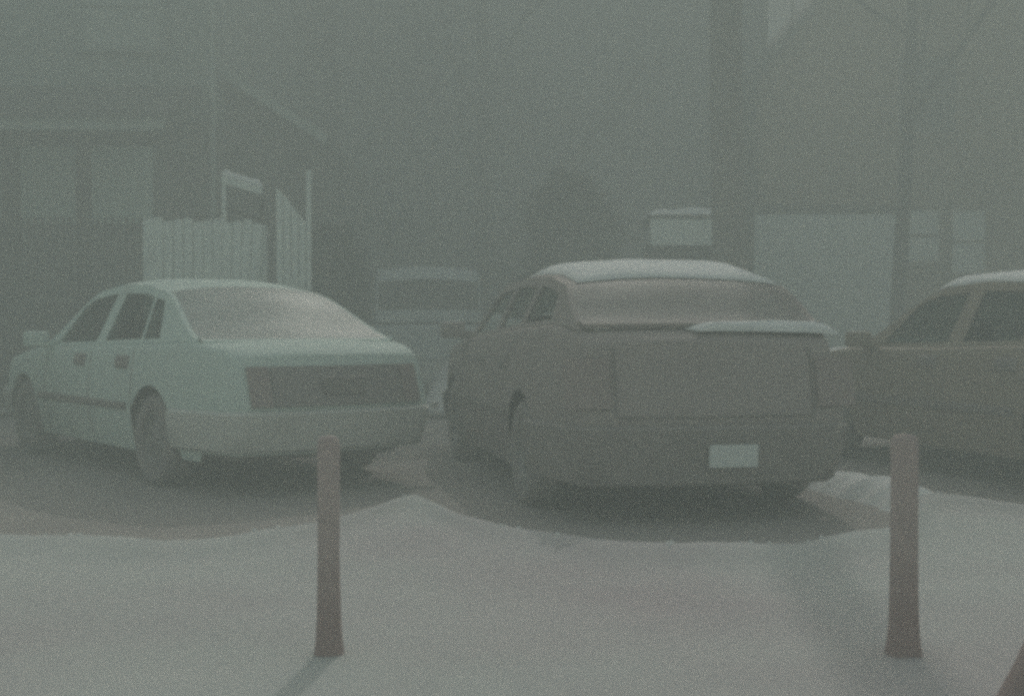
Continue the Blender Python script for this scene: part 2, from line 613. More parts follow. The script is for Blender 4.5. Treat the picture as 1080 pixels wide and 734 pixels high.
    if P.get('reflector'): rear_patch(-W * .84, -W * .93, .50, .54, .055, 'clear_lens', 'reflector')
    root['kind'] = 'thing'
    return root, shell_pt, edge, P3


def snow_on(root, fn, s0, s1, q0, q1, th, label, seed=0):
    """a blanket of snow lying on a car: a surface of its own with thickness, following the panel below"""
    bm = BM()
    n, m_ = 26, 22
    top = []; bot = []
    for i in range(n + 1):
        a = i / n
        rt, rb = [], []
        for k in range(m_ + 1):
            b = k / m_
            nz = noise.noise(Vector((a * 3 + seed, b * 3, seed * 2.3)))
            wob = .05 * noise.noise(Vector((a * 5, b * 2 + seed, 4.0)))
            wob2 = .06 * noise.noise(Vector((b * 5, a * 2 + seed, 9.0)))
            s = s0 + (s1 - s0) * a + (wob * (1 if a in (0, 1) else .3))
            q = q0 + (q1 - q0) * b + (wob2 * (1 if b in (0, 1) else .3))
            p = fn(s, max(-.99, min(.99, q)))
            ed = min(a, 1 - a, (b), (1 - b)) * 9
            t = th * min(1, ed) ** .6 * (1 + .45 * nz)
            rt.append(p + Vector((0, 0, .006 + t)))
            rb.append(p + Vector((0, 0, .003)))
        top.append(rt); bot.append(rb)
    vt = grid(bm, top)
    vb = grid(bm, bot)
    rim_t = vt[0] + [r[-1] for r in vt[1:]] + vt[-1][-2::-1] + [r[0] for r in vt[-2:0:-1]]
    rim_b = vb[0] + [r[-1] for r in vb[1:]] + vb[-1][-2::-1] + [r[0] for r in vb[-2:0:-1]]
    for i in range(len(rim_t)):
        j = (i + 1) % len(rim_t)
        bm.faces.new((rim_t[i], rim_t[j], rim_b[j], rim_b[i]))
    o = obj('snow_cover', bm, M['snow_cap'], None, 80)
    o.matrix_world = Matrix.Translation(root.location) @ Matrix.Rotation(root.rotation_euler.z, 4, 'Z')
    tag(o, label, 'snow', None, 'stuff')
    return o


GC = 'cars parked at an angle along the snow'
SEDAN = dict(L=4.5, W=.82, wheel_r=.30, sill=.2, axles=(.98, 3.6), paint='white_paint', glass='car_glass',
             top=[(0, .90), (.5, .945), (1.0, .93), (2.8, .885), (3.3, .875), (4.05, .79), (4.5, .68)],
             cabin=[(.42, .95), (1.25, 1.33), (1.6, 1.385), (2.05, 1.40), (2.45, 1.36), (3.30, .90)], Wb=.74, Wr=.56,
             windows=[((.98, 1.22), (1.26, 1.36)), ((1.30, 1.40), (1.98, 1.92)), ((2.16, 2.08), (2.98, 2.62))],
             seats=(1.55, 2.3), seat_top=.92, rear_rake=.35, nose_rake=.45, rear_bumper=(.27, .53), bumper_mat='white_bumper',
             tail=dict(panel=(.56, .80), lamp=(.56, .80), lamp_y=(.575, .74)), plate=(0, .43, .30, .0001), moulding=.50,
             handles=(1.48, 2.3), handle_z=.80, seams=(1.3, 2.1, 3.05), mirror=2.98)
SEDAN['plate'] = (0, .68, .30, .11)
SEDAN['plate_off'] = .05
SEDAN['reflector'] = True
car_w, *_ = build_car(SEDAN, (-1.13, 8.11), 38, 'pale four-door sedan with dark tail panel, nearest the porch house', 'car', GC)
car_w.children[0]
# the white sedan's plate is hidden in its dark panel: keep it smoked like the panel
for c in car_w.children:
    if c.name.startswith('number_plate'): c.data.materials[0] = M['tail_panel']
    if c.name.startswith('rear_window'): c.data.materials[0] = M['sky_sheen_glass']

WAGON = dict(L=4.35, W=.88, wheel_r=.31, sill=.17, axles=(.85, 3.4), paint='dark_paint', glass='car_glass',
             top=[(0, 1.0), (.4, 1.055), (1.0, 1.04), (2.8, .96), (3.2, .94), (3.9, .84), (4.35, .70)],
             cabin=[(.16, 1.065), (.62, 1.33), (1.1, 1.40), (1.8, 1.42), (2.4, 1.385), (3.18, .94)], Wb=.79, Wr=.62,
             windows=[((.55, .72), (1.22, 1.22)), ((1.36, 1.32), (2.0, 1.92)), ((2.12, 2.02), (2.9, 2.55))],
             seats=(1.45, 2.25), seat_top=.95, rear_rake=.22, nose_rake=.4, rear_bumper=(.2, .53), bumper_mat='black_trim',
             tail=dict(lamp=(.62, .88), lamp_y=(.66, .93)), plate=(-.06, .37, .27, .12), moulding=.52,
             gate_seam=(.57, .94), handles=(1.4, 2.2), handle_z=.83, seams=(1.25, 2.05, 3.0), mirror=2.92, plate_off=.075)
car_d, sh_d, ed_d, p3_d = build_car(WAGON, (1.07, 6.85), 11.5, 'dark hatchback with snowy roof and a pale number plate, between the two posts', 'car', GC)
for c in car_d.children:
    if c.name.startswith('rear_window'): c.data.materials[0] = M['film_glass']
    if c.name.startswith(('side_window', 'windscreen')): c.data.materials[0] = M['clear_glass']
snow_on(car_d, sh_d, .60, 2.0, -.97, .90, .045, 'snow blanket on the roof of the dark hatchback', 1)
snow_on(car_d, lambda s, q: p3_d(s, .80 * q, interp(WAGON['top'], s) + .018 * (1 - q * q)), .02, .13, -.96, .12, .04, 'snow strip on the tail ledge below the hatchback rear window', 2)

COUPE = dict(SEDAN)
COUPE.update(reflector=False, paint='brown_paint', bumper_mat='black_trim', L=4.4, W=.86,
             cabin=[(.55, .96), (1.2, 1.32), (1.6, 1.385), (2.0, 1.40), (2.45, 1.37), (3.3, .91)],
             windows=[((1.0, 1.2), (1.4, 1.42)), ((1.46, 1.46), (2.05, 2.0)), ((2.22, 2.15), (3.0, 2.65))])
h3 = Vector((-math.sin(R(16)), math.cos(R(16)), 0))
rc3 = Vector((4.42, 7.05, 0))
car_b, sh_b, ed_b, p3_b = build_car(COUPE, rc3, 18, 'brown sedan with snow along its roof edge, cut off by the right frame edge', 'car', GC)
snow_on(car_b, sh_b, 1.2, 2.55, -.95, .985, .04, 'thin snow blanket on the roof of the brown sedan', 3)
snow_on(car_b, lambda s, q: p3_b(s, .66 * q, interp(COUPE['top'], s) + .016 * (1 - q * q)), 3.35, 4.2, -.95, .95, .05, 'snow blanket on the bonnet of the brown sedan', 4)

HATCH = dict(WAGON)
HATCH.update(paint='white_paint', bumper_mat='white_bumper')
build_car(HATCH, (-4.42, 8.58), 38, 'pale car at left frame edge, only its bumper corner showing', 'car', GC)

VAN = dict(WAGON)
VAN.update(L=4.7, W=.92, paint='grey_paint', glass='van_glass', bumper_mat='white_bumper', wheel_r=.33,
           top=[(0, 1.02), (.4, 1.06), (1, 1.06), (3.4, 1.02), (4.0, .98), (4.4, .86), (4.7, .74)],
           cabin=[(.12, 1.08), (.3, 1.78), (.8, 1.86), (2.0, 1.88), (2.9, 1.82), (3.95, 1.0)], Wb=.82, Wr=.70,
           windows=[((.4, .5), (1.4, 1.4)), ((1.5, 1.5), (2.4, 2.35)), ((2.52, 2.47), (3.5, 3.05))], axles=(.9, 3.75),
           seats=(1.5, 2.6), seat_top=1.1, handles=(2.2, 2.7), seams=(1.45, 2.45, 3.5), mirror=3.45, handle_z=.93)
build_car(VAN, (-1.12, 17.3), 6, 'pale grey van with dark windows parked behind the other cars', 'van', None, 'parked_van')

# ------------------------------------------------------------------ ground
def sheet(name, x0, x1, y0, y1, nx, ny, zf, m):
    bm = BM()
    rows = [[Vector((x0 + (x1 - x0) * i / nx, y0 + (y1 - y0) * k / ny, 0)) for i in range(nx + 1)] for k in range(ny + 1)]
    for r in rows:
        for p in r: p.z = zf(p.x, p.y)
    grid(bm, rows)
    return tag(obj(name, bm, m, None, 60), None, None, None, 'structure')


sheet('ground', -400, 400, -120, 700, 20, 20, lambda x, y: -.03, M['ground'])
sheet('parking_lot', -16, 16, 3.5, 17, 64, 50, lambda x, y: .004 * noise.noise(Vector((x * .8, y * .8, 1))), M['slush_shade'])  # darker than the snow, to paint the shade around the cars
# snow in front of the cars; its rim is shaped to the cars' shadow arcs
EDGE = [(-700, 566), (-200, 570), (0, 570), (110, 572), (180, 578), (250, 572), (330, 560), (390, 543), (435, 524), (455, 532), (490, 551), (540, 563),
        (640, 577), (750, 579), (830, 580), (870, 574), (940, 561), (966, 524), (1000, 526), (1080, 541), (1200, 560), (1800, 560)]
EP = [ground_at(px, py + 3, .03) for px, py in EDGE]
ETAB = sorted((p.x, p.y) for p in EP)


def yedge(x):
    if x <= ETAB[0][0]: return ETAB[0][1]
    for (a, va), (b, vb) in zip(ETAB, ETAB[1:]):
        if x <= b: return va + (vb - va) * (x - a) / (b - a)
    return ETAB[-1][1]


def ysm(x):
    return sum(yedge(x + d) for d in (-.06, -.03, 0, .03, .06)) / 5


def snow_z(x, y):
    return .055 + .035 * noise.noise(Vector((x * .7, y * .7, 3))) + .02 * noise.noise(Vector((x * 2.2, y * 2.2, 7))) + .006 * noise.noise(Vector((x * 9, y * 9, 2)))


bm = BM()
rows = []
NX, NY = 300, 150
for k in range(NY + 1):
    f = k / NY
    r = []
    for i in range(NX + 1):
        x = -9 + 18 * i / NX
        ye = ysm(x) + .03 * noise.noise(Vector((x * 3, 0, 5))) + .012 * noise.noise(Vector((x * 11, 0, 5)))
        y = -4 + (ye + 4) * (1 - (1 - f) ** 1.15)
        d = ye - y
        z = snow_z(x, y) + .05 * math.exp(-(d - .22) ** 2 / .03)
        z *= max(0, min(1, d / .12)) ** .5
        r.append(Vector((x, y, z - .006 * (d < .004))))
    rows.append(r)
grid(bm, rows)
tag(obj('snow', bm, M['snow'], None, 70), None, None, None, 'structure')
# crumbs and clods of snow scattered along the shadow-shaped rim
bm = BM()
rc = random.Random(5)
for _ in range(420):
    x = rc.uniform(-4.2, 4.2)
    d = rc.gauss(0, .10) - .02
    y = ysm(x) + d
    r = rc.uniform(.004, .012) * (1.6 if rc.random() < .06 else 1)
    z = snow_z(x, y) * max(0, min(1, -d / .12)) ** .5 if d < 0 else 0
    if d < 0: z += .05 * math.exp(-(-d - .22) ** 2 / .03) * max(0, min(1, -d / .12)) ** .5
    t = bmesh.new()
    bmesh.ops.create_icosphere(t, subdivisions=1, radius=r)
    sd_ = rc.uniform(0, 50)
    for v in t.verts:
        v.co *= 1 + .5 * noise.noise(v.co / r * 1.3 + Vector((sd_, 0, 0)))
        v.co.z *= .8
        v.co += Vector((x, y, z + r * .3))
    join(bm, t)
tag(obj('snow_clods', bm, M['snow_cap'], None, 40), None, None, None, 'stuff')
# low ridge of snow left between the dark hatchback and the brown sedan
A_, B_ = ground_at(868, 494, .1), ground_at(985, 521, .1)
bm = BM()
rows = []
dr = (B_ - A_); nrm = Vector((-dr.y, dr.x, 0)).normalized()
for i in range(61):
    f = i / 60
    rows.append([])
    for k in range(15):
        g = k / 14
        p = A_.lerp(B_, f) + nrm * ((g - .5) * .5 + .05 * noise.noise(Vector((f * 7, 1, 3))))
        p.z = -.01 + (.13 + .05 * noise.noise(Vector((f * 6, g, 1)))) * math.sin(math.pi * g) * min(1, f * 8, (1 - f) * 8 + .1)
        rows[-1].append(p)
grid(bm, rows)
tag(obj('snow_ridge', bm, M['snow_cap'], None, 60), 'low ridge of snow between the dark hatchback and the brown sedan', 'snow ridge', None, 'stuff')
# snowy yards behind the lot
sheet('yard', -30, 30, 14.2, 60, 80, 60, lambda x, y: .05 + .08 * noise.noise(Vector((x * .4, y * .4, 8))), M['ground'])


# ------------------------------------------------------------------ posts
def wood_post(px, w, top_py, base_py, label, lean=0.0):
    Y = (CAMZ - .06) * FPX / (base_py - HOR)
    p = at(px, base_py, Y)
    ztop = CAMZ + (HOR - top_py) / FPX * Y
    bm = BM()
    n = 14
    rows = []
    H = ztop - 0.0
    prof = [(-.12, 1.6), (.03, 1.5), (.06, 1.34), (.10, 1.18), (.17, 1.06), (.35, .97), (.5, .96), (H - .03, .97), (H - .012, .9), (H - .003, .7), (H, .35), (H, .01)]
    for k in range(n * 2 + 1):
        a = 2 * math.pi * k / (n * 2)
        rows.append([])
        for z, r in prof:
            cs, sn = math.cos(a), math.sin(a)
            sq = (abs(cs) ** 4 + abs(sn) ** 4) ** -.25          # rounded square
            rr = w / 2 * r * (1 + .04 * noise.noise(Vector((cs * 2, sn * 2, z * 4))))
            rows[-1].append(Vector((rr * sq * cs + lean * z, rr * sq * sn, z)))
    grid(bm, rows)
    bmesh.ops.remove_doubles(bm, verts=bm.verts[:], dist=1e-5)
    o = obj('wooden_post', bm, M['post'], None, 50)
    o.location = (p.x, Y, 0)
    o.rotation_euler.z = .06
    tag(o, label, 'post', 'posts standing in the snow')
    return o


wood_post(346, .068, 460, 690, 'left wooden post standing in snow in front of the pale sedan')
wood_post(955, .076, 458, 690, 'right wooden post standing in snow by the dark hatchback corner')
wood_post(1059, .075, 600, 752, 'short leaning wooden stake cut off by the bottom right corner', .46)


# ------------------------------------------------------------------ houses
def window_part(parent, x0, x1, z0, z1, y, pane_m, frame_m, fw=.07):
    bm = BM()
    for a in ((x0 - fw, x1 + fw, z1, z1 + fw), (x0 - fw, x1 + fw, z0 - fw, z0), (x0 - fw, x0, z0, z1), (x1, x1 + fw, z0, z1)):
        box(bm, a[0], a[1], y - .05, y + .02, a[2], a[3], .008)
    w = obj('window', bm, frame_m, parent)
    bm = BM()
    box(bm, x0, x1, y - .012, y + .008, z0, z1)
    obj('pane', bm, pane_m, w)
    bm = BM()
    box(bm, x0 - fw - .03, x1 + fw + .03, y - .11, y - .05, z0 - fw - .02, z0 - fw + .03, .008)
    obj('sill', bm, frame_m, w)
    bm = BM()
    box(bm, x0, x1, y - .035, y - .013, (z0 + z1) / 2 - .02, (z0 + z1) / 2 + .02, .004)
    obj('glazing_bar', bm, frame_m, w)
    return w


def bx(name, parent, m, x0, x1, y0, y1, z0, z1, bev=.01):
    return obj(name, box(BM(), x0, x1, y0, y1, z0, z1, bev), m, parent)


def prism(bm, pts, y0, y1):
    a = [bm.verts.new((x, y0, z)) for x, z in pts]
    b = [bm.verts.new((x, y1, z)) for x, z in pts]
    bm.faces.new(a[::-1]); bm.faces.new(b)
    for i in range(len(a)):
        j = (i + 1) % len(a)
        bm.faces.new((a[i], a[j], b[j], b[i]))
    return bm


# -- left house with porch; porch front at Y=15.5
PY, WY = 15.5, 17.2
hl = empty('porch_house', (0, 0, 0), 0, 'pale clapboard house with railed front porch, behind the pale sedan', 'house')
xr = (160 - 540) / FPX * WY
dx1 = (228 - 540) / FPX * WY
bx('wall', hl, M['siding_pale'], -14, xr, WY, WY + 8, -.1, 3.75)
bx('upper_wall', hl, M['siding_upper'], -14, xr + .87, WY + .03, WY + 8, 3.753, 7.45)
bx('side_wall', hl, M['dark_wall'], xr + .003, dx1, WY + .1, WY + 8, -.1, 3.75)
bx('wainscot', hl, M['wainscot'], -13.9, xr - .02, WY - .035, WY - .003, 1.323, 2.36)
bx('foundation', hl, M['concrete'], -13.9, -4.3, PY + .05, WY - .04, -.1, 1.17)
bx('porch_floor', hl, M['wood_dark'], -13.9, -4.22, PY - .05, WY - .04, 1.173, 1.32)
for px, w in ((10, .09), (87, .075)):
    x = (px - 540) / FPX * PY
    bx('porch_post', hl, M['wood_dark'], x - w, x + w, PY, PY + .16, 1.323, 3.21)
bx('porch_post', hl, M['wood_dark'], -8.1, -7.94, PY, PY + .16, 1.323, 3.21)
bx('porch_beam', hl, M['wood_dark'], -13.9, -4.3, PY - .01, PY + .17, 3.213, 3.37)
bx('fascia', hl, M['fascia'], -14.1, -4.17, PY - .12, PY - .07, 3.375, 3.63)
bm = BM()
prism(bm, [(PY - .2, 3.60), (WY - .01, 4.22), (WY - .01, 4.11), (PY - .2, 3.52)], 0, 1)
for v in bm.verts: v.co = Vector((-14.2 + v.co.y * 10.05, v.co.x, v.co.z))
obj('porch_roof', bm, M['shingle'], hl)
window_part(hl, -5.75, -4.7, 4.75, 5.85, WY + .03, M['fascia'], M['siding_upper'])
window_part(hl, -7.9, -7.0, 4.75, 5.85, WY + .03, M['pane'], M['fascia'])
bm = BM(); tube(bm, [((225 - 540) / FPX * WY, WY + .02, z) for z in (.3, 2, 4, 5.5, 7)], [.04] * 5, 10)
obj('downpipe', bm, M['fascia'], hl, 60)
rl = obj('railing', beam(beam(BM(), (-13.9, PY + .09, 2.23), (-4.35, PY + .09, 2.23), .08, .06), (-13.9, PY + .09, 1.42), (-4.35, PY + .09, 1.42), .06, .05), M['wood_dark'], hl)
bal = None
x = -7.9
while x < -4.4:
    if bal is None:
        bal = obj('baluster', box(BM(), -.02, .02, PY + .02, PY + .05, 1.40, 2.34, .004), M['wood_dark'], rl); bal.location.x = x
    else:
        c = bal.copy(); COL.objects.link(c); c.parent = rl; c.location.x = x
    x += .085
bx('porch_skirt', hl, M['wood_dark'], -13.9, -4.3, PY - .02, PY + .03, .1, 1.17)
# side wing with a falling roof edge
wx0, wx1 = dx1 + .01, (335 - 540) / FPX * 18
bm = BM()
prism(bm, [(wx0, -.1), (wx1, -.1), (wx1, 3.6), (wx0, 4.45)], 18.0, 24)
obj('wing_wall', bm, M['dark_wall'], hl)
bm = BM()
prism(bm, [(wx0 - .04, 4.47), (wx1 + .2, 3.52), (wx1 + .2, 3.63), (wx0 - .04, 4.58)], 17.6, 24.2)
obj('wing_roof', bm, M['shingle'], hl)
bm = BM()
prism(bm, [(wx0 - .04, 4.44), (wx1 + .2, 3.49), (wx1 + .2, 3.64), (wx0 - .04, 4.59)], 17.55, 17.597)
obj('rake_board', bm, M['fascia'], hl)
bm = BM()
prism(bm, [(WY - .45, 7.4), (WY + 4, 9.9), (WY + 8.5, 7.4), (WY + 8.5, 7.55), (WY + 4, 10.1), (WY - .45, 7.55)], 0, 1)
for v in bm.verts: v.co = Vector((-14.4 + v.co.y * 10.6, v.co.x, v.co.z))
obj('roof', bm, M['shingle'], hl)

# -- picket fence in front of the porch house
FY = 13.2
pf = empty('picket_fence', at(212, 300, FY) * 1, 0, 'white picket fence left of the board gate, behind the pale sedan roof', 'fence')
pf.location.z = 0
fx = pf.location.x
def loc_x(px): return (px - 540) / FPX * FY - fx
x0, x1 = loc_x(157), loc_x(272)
top = CAMZ + (HOR - 231) / FPX * FY
for z in (top - .14, 1.25):
    obj('rail', beam(BM(), (x0, .05, z), (x1, .05, z - .03), .04, .09), M['wood_white'], pf)
n = 12
for i in range(n):
    f = i / (n - 1)
    xx = x0 + (x1 - x0) * f
    lean = -.10 * max(0, f - .55) / .45
    w = .044 if i else .055
    bm = BM()
    zt = top + .02 * math.sin(i * 2.1) - .03 * f
    prism(bm, [(xx - w + lean * 1.2, .1), (xx + w + lean * 1.2, .1), (xx + w, zt - .012), (xx + w * .7, zt), (xx - w * .7, zt), (xx - w, zt - .012)], 0, .022)
    obj('picket', bm, M['wood_white'], pf)
for xx in (x0 - .02, (x0 + x1) / 2, x1 + .02):
    bx('fence_post', pf, M['wood_white'], xx - .05, xx + .05, .08, .17, -.1, top - .06)

# -- board gate and its tall post
bgx = (309 - 540) / FPX * FY
bg = empty('board_gate', (bgx, FY, 0), 0, 'narrow white board gate with slanted top beside a thin tall post', 'gate')
tops = [CAMZ + (HOR - py) / FPX * FY for py in (198, 206, 217, 226)]
for i, tz in enumerate(tops):
    xx = -.165 + i * .078
    bm = BM()
    prism(bm, [(xx, .1), (xx + .066, .1), (xx + .066, tz - .09), (xx, tz)], -.012, .012)
    obj('board', bm, M['wood_white'], bg)
bx('tall_post', bg, M['wood_white'], .145, .19, -.03, .03, -.1, CAMZ + (HOR - 180) / FPX * FY)
obj('crossbar', beam(BM(), (-.165, .03, 1.5), (.14, .03, 1.5), .03, .08), M['wood_white'], bg)
obj('crossbar', beam(BM(), (-.165, .03, .6), (.14, .03, .6), .03, .08), M['wood_white'], bg)

# -- stair handrail with snow along it
hy = 13.9
hr = empty('stair_handrail', (at(237, 300, hy).x, hy, 0), 0, 'snow-topped sloping stair handrail above the picket fence', 'handrail')
a = at(235, 190, hy); b = at(277, 203, hy)
a.x -= hr.location.x; b.x -= hr.location.x; a.y = b.y = 0
obj('rail', beam(BM(), a, b, .08, .07), M['wood_white'], hr)
bx('newel_post', hr, M['wood_white'], -.022, .022, -.022, .022, -.1, a.z + .08)
bx('newel_post', hr, M['wood_dark'], b.x - .025, b.x + .025, -.025, .025, -.1, b.z - .04)
obj('lower_rail', beam(BM(), a + Vector((0, 0, -.3)), b + Vector((0, 0, -.3)), .04, .04), M['wood_dark'], hr)
bm = BM()
tube(bm, [a.lerp(b, i / 12) + Vector((0, 0, .06 + .01 * math.sin(i * 2))) for i in range(13)], [.02] + [.05 + .008 * math.sin(i * 1.7) for i in range(11)] + [.02], 10)
o = obj('handrail_snow', bm, M['snow_cap'], None, 60); o.location = hr.location
tag(o, 'ridge of snow lying on the sloping stair handrail', 'snow', None, 'stuff')

# -- central grey house; its right corner stands at px 808
CY = 26.0
cx1 = (808 - 540) / FPX * CY
hc = empty('grey_house', (0, 0, 0), 0, 'tall dull grey clapboard house filling the middle of the background', 'house')
bx('wall', hc, M['grey_wall'], -4.3, cx1, CY, CY + 9, -.1, 9.2)
bm = BM()
prism(bm, [(-4.7, 9.0), (cx1 + .35, 9.0), ((cx1 - 4.3) / 2, 13)], CY - .4, CY + 9.4)
obj('roof', bm, M['shingle'], hc)
for x0, x1, z0, z1, pm in ((-3.0, -2.0, 4.6, 6.2, 'pane'), (-.6, .5, 4.6, 6.2, 'pane'), (1.9, 2.9, 4.7, 6.2, 'pane'), (-2.6, -1.5, 1.7, 3.2, 'pane'),
                           (2.85, 4.15, 1.7, 3.28, 'curtain')):
    window_part(hc, x0, x1, z0, z1, CY, M[pm], M['grey_wall'] if pm == 'pane' else M['fascia'], .06)
bx('corner_board', hc, M['dark_wall'], cx1 - .14, cx1 + .012, CY - .014, CY + .2, -.1, 9.0)

# -- little dark shed with a pale eaves board and snow on its flat roof
sx0, sx1, sy = (686 - 540) / FPX * 16.5, (778 - 540) / FPX * 16.5, 16.5
sh = empty('garden_shed', ((sx0 + sx1) / 2, sy, 0), 0, 'small dark shed with pale eaves board under snow, above the hatchback roof', 'shed')
hw = (sx1 - sx0) / 2
bx('wall', sh, M['wood_dark'], -hw + .03, hw - .03, .03, 1.3, -.1, 2.1)
bx('eaves_board', sh, M['wood_white'], -hw, hw, -.02, .027, 2.06, 2.40)
bx('roof', sh, M['shingle'], -hw - .02, hw + .02, -.04, 1.35, 2.403, 2.45)
dr_ = bx('door', sh, M['dark_wall'], -.3, .3, .005, .028, 0, 1.85)
bx('handle', dr_, M['rim'], .2, .23, -.02, .004, .9, 1.05)
bm = BM()
rows = []
for i in range(31):
    rows.append([])
    for k in range(21):
        a, b = i / 30, k / 20
        e = min(1, 9 * min(a, 1 - a, b, 1 - b)) ** .5
        rows[-1].append(Vector((-hw - .03 + (2 * hw + .06) * a, -.05 + 1.4 * b, 2.452 + e * (.09 + .03 * noise.noise(Vector((a * 5, b * 5, 6)))))))
grid(bm, rows)
sn = obj('shed_snow', bm, M['snow_cap'], None, 80); sn.location = sh.location
tag(sn, 'snow blanket on the flat roof of the garden shed', 'snow', None, 'stuff')
# -- added house; its pale wall stands in for bright sky in the gap
hf = empty('sky_gap_house', (0, 0, 0), 0, 'added far pale house covering the sky in the narrow gap beside the gabled roof', 'house')
bx('wall', hf, M['far_wall'], 4.5, 22, 42, 50, -.1, 11.3)
bm = BM(); prism(bm, [(4.1, 11.2), (22.4, 11.2), (13.2, 14.2)], 41.6, 50.4)
obj('roof', bm, M['shingle'], hf)
window_part(hf, 9.9, 10.9, 6.2, 8.0, 42, M['pane'], M['fascia'])
# -- right house with gable and pale garage door
GY = 22.0
gx0 = (800 - 540) / FPX * GY
hg = empty('gable_house', (0, 0, 0), 0, 'taupe gabled house with wide pale garage door, at the right', 'house')
ez = CAMZ + (HOR - 82) / FPX * GY
bm = BM()
gx1, pk = gx0 + 10.5, (gx0 + 5.2, ez + 6.2)
prism(bm, [(gx0, -.1), (gx1, -.1), (gx1, ez), pk, (gx0, ez)], GY, GY + 9)
obj('wall', bm, M['brown_wall'], hg)
bm = BM()
prism(bm, [(gx0 - .25, ez - .3), pk, (gx1 + .25, ez - .3), (gx1 + .25, ez - .12), (pk[0], pk[1] + .22), (gx0 - .25, ez - .12)], GY - .3, GY + 9.2)
obj('roof', bm, M['shingle'], hg)
gd0, gd1, gt = (792 - 540) / FPX * GY, (944 - 540) / FPX * GY, CAMZ + (HOR - 226) / FPX * GY
gd = bx('garage_door', hg, M['garage'], gd0 + .05, gd1, GY - .04, GY + .01, -.05, gt)
for i in range(4):
    z0 = .05 + i * (gt - .1) / 4
    for k in range(4):
        w = (gd1 - gd0 - .05) / 4
        bx('panel', gd, M['garage'], gd0 + .05 + k * w + .06, gd0 + .05 + (k + 1) * w - .06, GY - .055, GY - .042, z0 + .06, z0 + (gt - .1) / 4 - .06, .005)
bx('lintel', hg, M['wood_dark'], gd0 - .1, gd1 + .1, GY - .07, GY + .01, gt + .003, gt + .14)
wz0, wz1 = CAMZ + (HOR - 288) / FPX * GY, CAMZ + (HOR - 222) / FPX * GY
window_part(hg, (956 - 540) / FPX * GY, (990 - 540) / FPX * GY, wz0 + .2, wz1, GY, M['curtain'], M['brown_wall'], .06)
window_part(hg, (1003 - 540) / FPX * GY, (1038 - 540) / FPX * GY, wz0, wz1, GY, M['curtain'], M['brown_wall'], .06)
window_part(hg, 6.6, 7.6, 4.3, 5.6, GY, M['pane'], M['brown_wall'], .07)


# a heap of ploughed snow at the back of the lot
bm = BM()
rows = []
for i in range(41):
    a = i / 40
    rows.append([])
    for k in range(25):
        b = k / 24
        hgt = (math.sin(math.pi * a) ** .6) * (math.sin(math.pi * b) ** .8)
        x, y = -1.1 + 2.9 * a, 14.6 + 2.2 * b
        rows[-1].append(Vector((x, y, -.05 + 1.22 * hgt * (1 + .25 * noise.noise(Vector((x * 1.6, y * 1.6, 2)))) + .05 * noise.noise(Vector((x * 6, y * 6, 2))))))
grid(bm, rows)
tag(obj('snow_heap', bm, M['snow_cap'], None, 60), 'heap of ploughed snow seen through the dark hatchback side windows', 'snow heap', None, 'stuff')

# ------------------------------------------------------------------ trees
def bare_tree(x, y, H, r0, limb_z, seed, label, name='bare_tree', lean=0.0, bark='dark_bark'):
    rnd = random.Random(seed)
    root = empty(name, (x, y, 0), 0, label, 'tree', 'leafless trees')
    pts, rad = [], []
    n = 18
    for i in range(n + 1):
        f = i / n
        pts.append(Vector((lean * f * H + .10 * math.sin(f * 5 + seed), .08 * math.sin(f * 4 + seed * 2), -.15 + f * H)))
        rad.append(r0 * (1 - (.45 if bark == 'bark' else .72) * f) * (1 + .5 * max(0, .06 - f) / .06))
    bm = BM(); tube(bm, pts, rad, 14)
    obj('trunk', bm, M[bark], root, 60)
    bm = BM()

    def grow(p, d, L, r, lev):
        m_ = 6
        P_, R_ = [p], [r]
        q, dd = p.copy(), d.copy()
        for i in range(m_):
            dd = (dd + Vector((rnd.uniform(-.22, .22), rnd.uniform(-.22, .22), rnd.uniform(-.02, .2)))).normalized()
            q = q + dd * (L / m_)
            P_.append(q.copy()); R_.append(r * (1 - .8 * (i + 1) / m_))
            if lev < 3 and i >= 1:
                for _ in range(2 if lev < 2 else 1):
                    a = Vector((rnd.uniform(-1, 1), rnd.uniform(-1, 1), rnd.uniform(-.1, .8))).normalized()
                    grow(q.copy(), (dd * .7 + a * .8).normalized(), L * rnd.uniform(.4, .6), R_[-1] * .6, lev + 1)
        tube(bm, P_, R_, 5 if lev else 8)
    k = 9
    for i in range(k):
        f = limb_z / H + (1 - limb_z / H) * (i / (k - 1)) * .97
        j = min(n, int(f * n))
        a = i * 2.4 + seed
        grow(pts[j], Vector((math.cos(a), math.sin(a), rnd.uniform(.4, .9))).normalized(), (H - limb_z) * .5 * (1.15 - .5 * i / k), rad[j] * .55, 1)
    obj('crown', bm, M[bark], root, 60)
    return root


bare_tree((775 - 540) / FPX * 14.2, 14.2, 13.5, .21, 9.3, 3, 'tall bare tree whose trunk stands left of the garage door', bark='bark')
bare_tree((949 - 540) / FPX * 19.5, 19.5, 12.5, .13, 4.2, 5, 'bare tree in front of the gabled house at right', lean=.01)
bare_tree((352 - 540) / FPX * 24.9, 24.9, 12.0, .2, 3.2, 9, 'bare tree between the porch house and the grey house')
bare_tree((505 - 540) / FPX * 23.6, 23.6, 11.0, .17, 3.0, 12, 'thin bare tree in front of the grey house wall')


